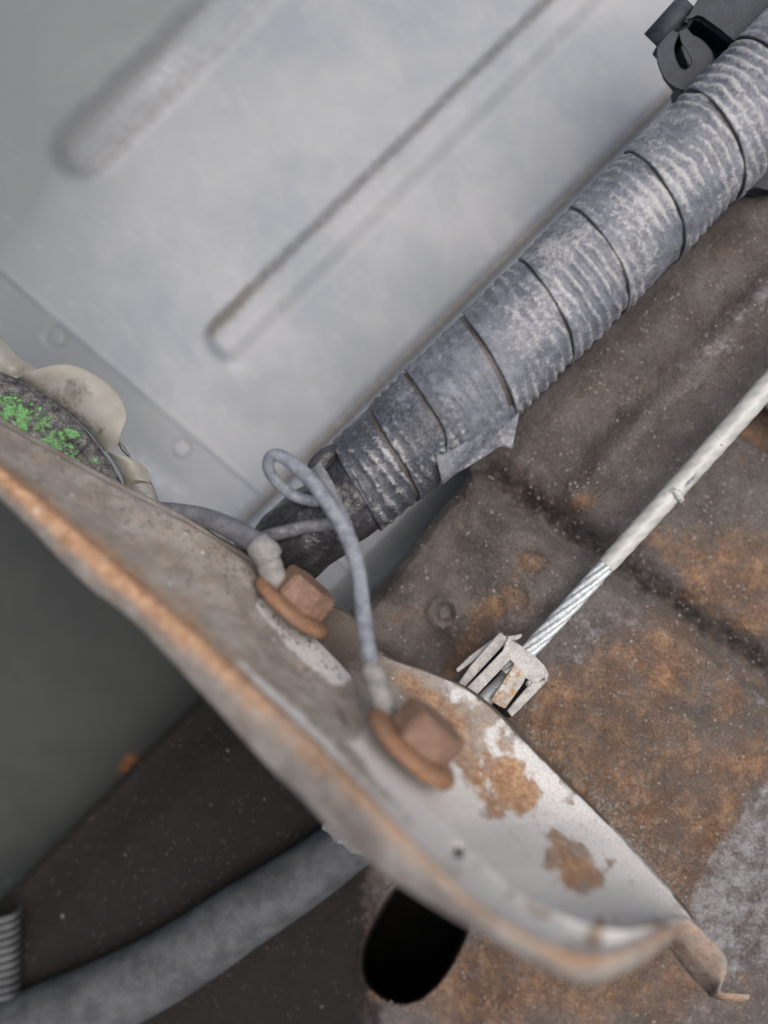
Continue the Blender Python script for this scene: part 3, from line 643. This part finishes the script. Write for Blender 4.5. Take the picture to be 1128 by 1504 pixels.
    mesh_obj('tape_strip', G.reshape(-1, 3), gridfaces(G.shape[0], G.shape[1], closeu=True), M['tape'], root, {'pale': np.full(G.shape[:2], .05), 'dark': np.full(G.shape[:2], .35)})
    # the inner corrugated tube's folded lip
    tube('folded_ear', [(462, 700, 44, 12), (466, 686, 42, 15), (480, 672, 36, 16), (500, 660, 26, 12)], M['black_tape'], root, nspan=8, seg=20)
build_conduit()

# ------------------------------------------------------------------ cable in its sheath
def build_cable():
    root = empty('steel_cable', P(900, 800, -50), 'twisted steel cable in a whitish sheath, bare near the clamp', 'cable')
    ctrl = [(1260, 418, -50, 17), (1128, 566, -50, 16.4), (1060, 643, -50, 15.8), (1000, 710, -50, 15.2), (940, 776, -50, 14.6), (900, 820, -50, 14), (890, 831, -50, 13.4)]
    def rs(s, t, r): return r+.28*np.cos(6*(t-s/170*2*np.pi/1))-.6*bump1(s, 0, 1)
    def af(s, t):
        x = 1260; return {'dark': .75*bump1(s, 395, 22)*bump1(t, 6.0, .28)+.8*bump1(s, 325, 3)*bump1(t, 6.1, .3)+.25*bump1(s, 470, 90)*bump1(t, .9, .4), 'pale': .1+0*s, 'rust': 0*s}
    tube('plastic_sheath', ctrl, M['sheath'], root, nspan=60, seg=48, rf=rs, af=af)
    tube('sheath_nick', [(983, 722, -40, 3), (991, 722, -36, 5.5), (997, 729, -36, 6), (1001, 735, -44, 4)], M['sheath'], root, nspan=6, seg=14, rf=lambda s, t, r: r*(1+.2*np.sin(3*t+s)))
    c = catmull([(910, 809, -50, 0), (890, 831, -50, 0), (850, 876, -50, 0), (810, 920, -50, 0), (776, 957, -50, 0), (745, 990, -50, 0)], 40)
    pts = P(c[:, 0], c[:, 1], c[:, 2]); T, N, B = frames(pts); s = np.concatenate([[0], np.cumsum(np.linalg.norm(np.diff(pts, axis=0), axis=1))])
    for k in range(6):
        ph = k*np.pi/3+s/230*2*np.pi*1; cen = pts+(N*np.cos(ph)[:, None]+B*np.sin(ph)[:, None])*8.4
        T2, N2, B2 = frames(cen); th = np.linspace(0, 2*np.pi, 14, endpoint=False)
        V = cen[:, None]+(N2[:, None]*np.cos(th)[None, :, None]+B2[:, None]*np.sin(th)[None, :, None])*4.7
        # each strand is itself a bundle of fine wires
        SS, TH = np.meshgrid(s, th, indexing='ij'); V = V+(V-cen[:, None])*(.07*np.cos(5*TH+SS*.35))[..., None]
        mesh_obj('wire_strand', V.reshape(-1, 3), gridfaces(len(s), 14, closev=True), M['steel'], root)
build_cable()

# ------------------------------------------------------------------ zinc crimp clamp
def build_clamp():
    root = empty('crimp_clamp', P(735, 990, -70), 'slotted zinc clamp gripping the bare end of the steel cable', 'clamp')
    Z = M['zinc']
    def fing(name, p, hs, t=5, rust=.2): return plate(name, p, 0, t, Z, root, bev=1.0, hs=hs, rust=rust)
    fing('face_plate', [(744, 941), (765, 951), (785, 966), (799, 984), (800, 996), (786, 1003), (778, 1000), (764, 990), (753, 972), (748, 966), (738, 958)], [-28, -26, -26, -28, -32, -34, -30, -28, -26, -26, -27], 6)
    fing('finger', [(744, 945), (752, 966), (749, 970), (700, 1021), (696, 1020), (686, 1010), (740, 956)], [-26, -25, -25, -36, -38, -40, -27])
    fing('finger', [(756, 973), (773, 993), (769, 1003), (742, 1041), (733, 1037), (721, 1029), (751, 985)], [-25, -28, -29, -36, -37, -37, -27], rust=.42)
    fing('finger', [(780, 1003), (800, 999), (801, 1003), (765, 1040), (752, 1053), (745, 1044)], [-32, -36, -40, -48, -50, -42])
    fing('finger', [(734, 929), (745, 936), (742, 945), (683, 1009), (674, 1003), (690, 980)], [-44, -40, -38, -52, -56, -52])
    fing('finger', [(722, 940), (728, 938), (712, 955), (694, 972), (672, 988), (670, 983), (690, 964)], [-62, -60, -62, -64, -68, -70, -66], 4)
    fing('end_cap', [(746, 937), (764, 948), (784, 962), (800, 978), (806, 990), (803, 1003), (800, 1000), (799, 986), (785, 969), (764, 953), (744, 943)], [-36, -36, -36, -38, -42, -48, -44, -32, -30, -30, -32], 34)
    fing('torn_tab', [(745, 935), (758, 933), (767, 931), (766, 936), (758, 941), (748, 940)], [-36, -30, -26, -27, -34, -36], 3)
    tube('pin', [(776, 1005, -40, 4.6), (777, 1004, -24, 4.8), (778, 1003, -20, 3)], Z, root, nspan=4, seg=14)
    tube('inner_rod', [(775, 957, -56, 11), (762, 972, -64, 11), (735, 1003, -74, 10), (716, 1024, -70, 12), (700, 1042, -66, 11)], M['steel'], root, nspan=6, seg=24)
    plate('slot_shade_plate', [(690, 1012), (742, 950), (800, 1000), (748, 1056), (715, 1040)], -92, 40, M['void'], root, bev=2)  # near-black plate added behind the slots to give them their shade
build_clamp()

# ------------------------------------------------------------------ black pipe clip
def build_clip():
    root = empty('pipe_clip', P(1030, 70, -40), 'black plastic snap clip with a curled hook above the conduit', 'clip')
    K = M['black_plastic']
    def ribbon(name, path, hs, top, depth, bev=1.5):
        p = catmull([(*a, w_) for a, w_ in zip(path, hs)], 8); t = np.gradient(p[:, :2], axis=0); t /= np.linalg.norm(t, axis=1)[:, None]; n = np.stack([-t[:, 1], t[:, 0]], -1)
        L_ = p[:, :2]+n*p[:, 2:3]; R_ = p[:, :2]-n*p[:, 2:3]
        ring = [(L_, top), (L_, top-depth), (R_, top-depth), (R_, top)]
        V = []
        for a, hh in ((L_+(R_-L_)*.06, top), (L_, top-2), (L_, top-depth), (R_, top-depth), (R_, top-2), (R_+(L_-R_)*.06, top)): V.append(P(a[:, 0], a[:, 1], np.full(len(a), float(hh))))
        G = np.stack(V, 1); F = gridfaces(G.shape[0], 6, closev=True); Fl = [tuple(f) for f in F]+[tuple(range(6))[::-1], tuple((G.shape[0]-1)*6+j for j in range(6))]
        return mesh_obj(name, G.reshape(-1, 3), Fl, K, root, smooth=False)
    ribbon('socket_ring', [(986, 44), (978, 66), (979, 88), (990, 110), (1010, 118), (1028, 104), (1031, 85), (1022, 70), (1010, 58), (1003, 44)], [13, 13, 14, 15, 16, 17, 17, 15, 11, 7], -32, 60)
    plate('socket_tongue', [(1004, 58), (1013, 62), (1023, 74), (1028, 92), (1021, 100), (1012, 97), (1006, 84), (1001, 70)], -33, 50, K, root)
    plate('dark_backing', [(972, 60), (1000, 36), (1050, 60), (1060, 110), (1020, 150), (1000, 135), (978, 108)], -96, 20, K, root)  # plate added deep behind the slot so that it looks dark
    plate('stem', [(999, 118), (1034, 108), (1060, 130), (1030, 160), (1003, 150)], -40, 50, K, root)
    # curled hook lip: an arched strip running up to the right
    n = 18; q = np.linspace(-.15, 1.15, n)*np.pi; V = []
    for o, rr in ((0, 17), (1, 13.5)):
        for (x, y, hh) in ((958, 62, -46), (1012, 2, -46)):
            px = x-np.cos(q)*rr*.72; py = y-np.cos(q)*rr*.72*-1*-1; V.append(P(px, py+0*px, hh+np.sin(q)*rr))
    a, b, c, d = V[0], V[1], V[2], V[3]
    G = np.stack([a, b, d, c], 0)
    mesh_obj('hook_lip', G.reshape(-1, 3), gridfaces(4, n, closeu=True), K, root)
    plate('hook_root', [(965, 66), (985, 48), (1016, 16), (1010, 40), (992, 60), (972, 74)], -50, 30, K, root)
    plate('clip_block', [(1021, 13), (1040, -26), (1250, -26), (1250, 60), (1180, 90), (1128, 92), (1088, 68), (1060, 44), (1034, 22), (1024, 19), (1014, 24), (1008, 34), (1006, 26)], -22, 16, K, root, bev=3)
    plate('block_side', [(1030, -10), (1150, -20), (1150, 110), (1100, 76), (1066, 48), (1036, 26), (1024, 22)], -40, 70, K, root)
    plate('arch_shade_plate', [(1008, 34), (1020, 20), (1100, 80), (1130, 110), (1040, 160), (1030, 120), (1040, 90), (1024, 60)], -112, 14, M['void'], root)  # near-black sheet painting the shade inside the arch
build_clip()
o = plate('frame_block', [(1082, 268), (1110, 240), (1190, 200), (1230, 240), (1190, 290), (1128, 275), (1100, 276)], -104, 40, M['black_plastic'], None, bev=4)
tag(o, 'dark block just showing below the conduit at the right edge', 'block')

# ------------------------------------------------------------------ drum with flaking green paint, film, peg
def build_drum():
    cx, cy = -119.0, 855.0
    root = empty('painted_drum', P(40, 680, 20), 'dark round rim with flaking bright green paint behind the bracket', 'drum')
    prof = [(228, 74), (244, 71), (262, 66), (290, 62), (312, 56), (324, 48), (330, 38), (331, 20), (326, -60)]
    pr = catmull(prof, 10); q = np.radians(np.linspace(20, 100, 200)); R, Q = np.meshgrid(pr[:, 0], q, indexing='ij'); Hh = np.repeat(pr[:, 1][:, None], len(q), 1)
    px = cx+R*np.cos(Q); py = cy-R*np.sin(Q); Hh = Hh+5*fbm(px, py, 22, 4, 3)+2.5*fbm(px, py, 7, 3, 2)
    px = px+1.5*fbm(px, py, 9, 3, 1)
    groove = bump1(R, 300, 9); Hh = Hh-6*groove*sstep(.2, .6, fbm(px, py, 60, 2, 5)+.5)
    mesh_obj('rim', P(px, py, Hh).reshape(-1, 3), gridfaces(*px.shape), M['drum'], root, {'pale': .25*bump1(R, 326, 5)+.55*bump1(R, 268, 18), 'dark': .3*bump1(R, 305, 12), 'rust': 0*R})
    # paint flakes
    fl = []
    def flake(x, y, r, h, name=None):
        n = rng.integers(6, 9); a = np.sort(rng.random(n))*6.28; rr = r*(.6+.5*rng.random(n)); X = x+np.cos(a)*rr*1.1; Y = y+np.sin(a)*rr*.85
        top = P(X+(x-X)*.25, Y+(y-Y)*.25, h+r*.28*(.7+.5*rng.random(n))); mid = P(X, Y, h+r*.15+0*X); bot = P(X, Y, h-3+0*X); c = P(x, y, h+r*.36)
        V = np.vstack([c, top, mid, bot]); F = []
        for j in range(n):
            k = (j+1) % n; F += [(0, 1+k, 1+j), (1+j, 1+k, 1+n+k, 1+n+j), (1+n+j, 1+n+k, 1+2*n+k, 1+2*n+j)]
        return V, F
    def hat(x, y): r = np.hypot(x-cx, y-cy); return float(np.interp(r, [p[0] for p in prof[:9]], [p[1] for p in prof[:9]]))
    big = [(105, 637, 14), (30, 613, 9), (40, 617, 6), (54, 628, 7), (63, 633, 6), (70, 625, 6), (78, 637, 7), (14, 585, 6), (28, 589, 5), (57, 601, 5), (10, 615, 6), (36, 632, 5), (71, 650, 5), (138, 676, 5)]
    for x, y, r in big:
        V, F = flake(x, y, r, hat(x, y)+1); mesh_obj('paint_flake', V, F, M['green'], root, smooth=False)
    VV = []; FF = []; off = 0
    for i in range(4200):
        t = rng.random(); r = 331-rng.normal(50, 11)-12*max(0, .5-t)*2; a = math.radians(24+60*t); x = cx+r*math.cos(a); y = cy-r*math.sin(a)
        if fbm(np.array([x]), np.array([y]), 26, 3, 4)[0] < -.16 or x < -15: continue
        V, F = flake(x, y, 1.2+2.8*rng.random()**2, hat(x, y)+.5); VV.append(V); FF += [tuple(i_+off for i_ in f) for f in F]; off += len(V)
    tag(mesh_obj('small_flakes', np.vstack(VV), FF, M['green'], root, smooth=False), kind='stuff')
build_drum()
def build_film():
    root = empty('plastic_film', P(110, 600, 0), 'translucent yellowed plastic film ruffled behind the green drum', 'plastic film')
    def sheet(name, inner, outer, hi, ho, dk):
        I = catmull(inner, 10); O = catmull(outer, 10); n = min(len(I), len(O)); u = np.linspace(0, 1, 60)
        def rs(A): t = np.linspace(0, 1, len(A)); return np.stack([np.interp(u, t, A[:, j]) for j in range(2)], -1)
        I, O = rs(I), rs(O); V = []; m = 18; X = []; 
        for k in np.linspace(0, 1, m):
            q = I*(1-k)+O*k; hh = hi*(1-k)+ho*k+14*math.sin(math.pi*k)*np.sin(u*np.pi)+6*k*np.sin(u*11); V.append(P(q[:, 0], q[:, 1], hh)); X.append(q)
        X = np.stack(X+X[::-1], 0); G = np.stack(V+[v-np.array([0, 0, 1.5]) for v in V[::-1]], 0)
        d = sum(s_*blob(X[..., 0], X[..., 1], a, b, r1, r2, an) for a, b, r1, r2, an, s_ in dk)+0*X[..., 0]
        mesh_obj(name, G.reshape(-1, 3), gridfaces(G.shape[0], G.shape[1], closeu=True), M['film'], root, {'dark': d})
    sheet('film_lobe', [(-30, 545), (0, 548), (10, 553), (22, 558)], [(-30, 470), (2, 496), (28, 524), (54, 541)], -5, -30, [(0, 550, 12, 8, 0, .5)])
    sheet('film_lobe', [(22, 558), (60, 578), (99, 605), (130, 634), (152, 662)], [(22, 557), (52, 543), (101, 535), (150, 556), (180, 588), (186, 614), (178, 637), (172, 654), (158, 664)], -8, 12,
          [(113, 570, 26, 20, 20, .75), (70, 582, 44, 14, 32, .7), (125, 622, 30, 11, 42, .65), (150, 632, 9, 4, -45, .7)])
    sheet('film_lobe', [(157, 664), (168, 680), (178, 698), (186, 722)], [(157, 664), (190, 672), (212, 686), (221, 706), (206, 708), (186, 722)], -10, -2, [(172, 700, 10, 10, 0, .4)])
    sheet('film_lobe', [(173, 652), (180, 664), (190, 672)], [(176, 648), (186, 660), (193, 674)], -30, -34, [])
build_film()
t_ = tube('rubber_peg', [(196, 700, -30, 16), (204, 712, -22, 17.5), (210, 726, -14, 18.5), (218, 750, -6, 19)], M['lug'], None, nspan=8, seg=24)
tag(t_, 'short grey rubber peg below the plastic film, above the bracket edge', 'peg')

# ------------------------------------------------------------------ lower hose with its pale tie, ribbed boot
root = empty('rubber_hose', P(300, 1380, -190), 'thick dusty grey hose curving under the bracket at lower left', 'hose')
tube('hose_body', [(-160, 1596, -250, 64), (-100, 1570, -240, 62), (60, 1507, -215, 57), (216, 1436, -190, 52), (348, 1351, -172, 48), (440, 1292, -162, 44), (520, 1232, -158, 41), (600, 1170, -158, 40)], M['hose'], root, nspan=20, seg=64,
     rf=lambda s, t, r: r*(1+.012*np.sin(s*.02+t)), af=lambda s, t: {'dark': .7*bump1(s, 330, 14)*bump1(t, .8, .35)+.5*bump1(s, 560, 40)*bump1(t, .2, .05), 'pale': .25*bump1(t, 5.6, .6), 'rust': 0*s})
tube('hose_tie', [(478, 1210, -110, 8), (500, 1222, -100, 15), (520, 1238, -100, 13), (540, 1250, -112, 8)], M['lug'], root, nspan=8, seg=18, rf=lambda s, t, r: r*(1+.15*np.sin(2*t+s*.2)))
root = empty('ribbed_boot', P(0, 1400, -240), 'pale ribbed rubber boot peeking in at the lower left edge', 'rubber boot')
for k in range(11):
    y0 = 1348+k*11.5; a = catmull([(-60, y0+14, -250, 8), (-25, y0+8, -212, 8), (8, y0+2, -208, 7.5), (24, y0-6+k*.2, -226, 6.5), (30, y0-14, -252, 5)], 8)
    pts = P(a[:, 0], a[:, 1], a[:, 2]); T, N, B = frames(pts); th = np.linspace(0, 2*np.pi, 12, endpoint=False)
    V = pts[:, None]+(N[:, None]*np.cos(th)[None, :, None]+B[:, None]*np.sin(th)[None, :, None])*a[:, 3][:, None, None]*.8
    mesh_obj('boot_rib', V.reshape(-1, 3), gridfaces(len(a), 12, closev=True), M['hose'], root)
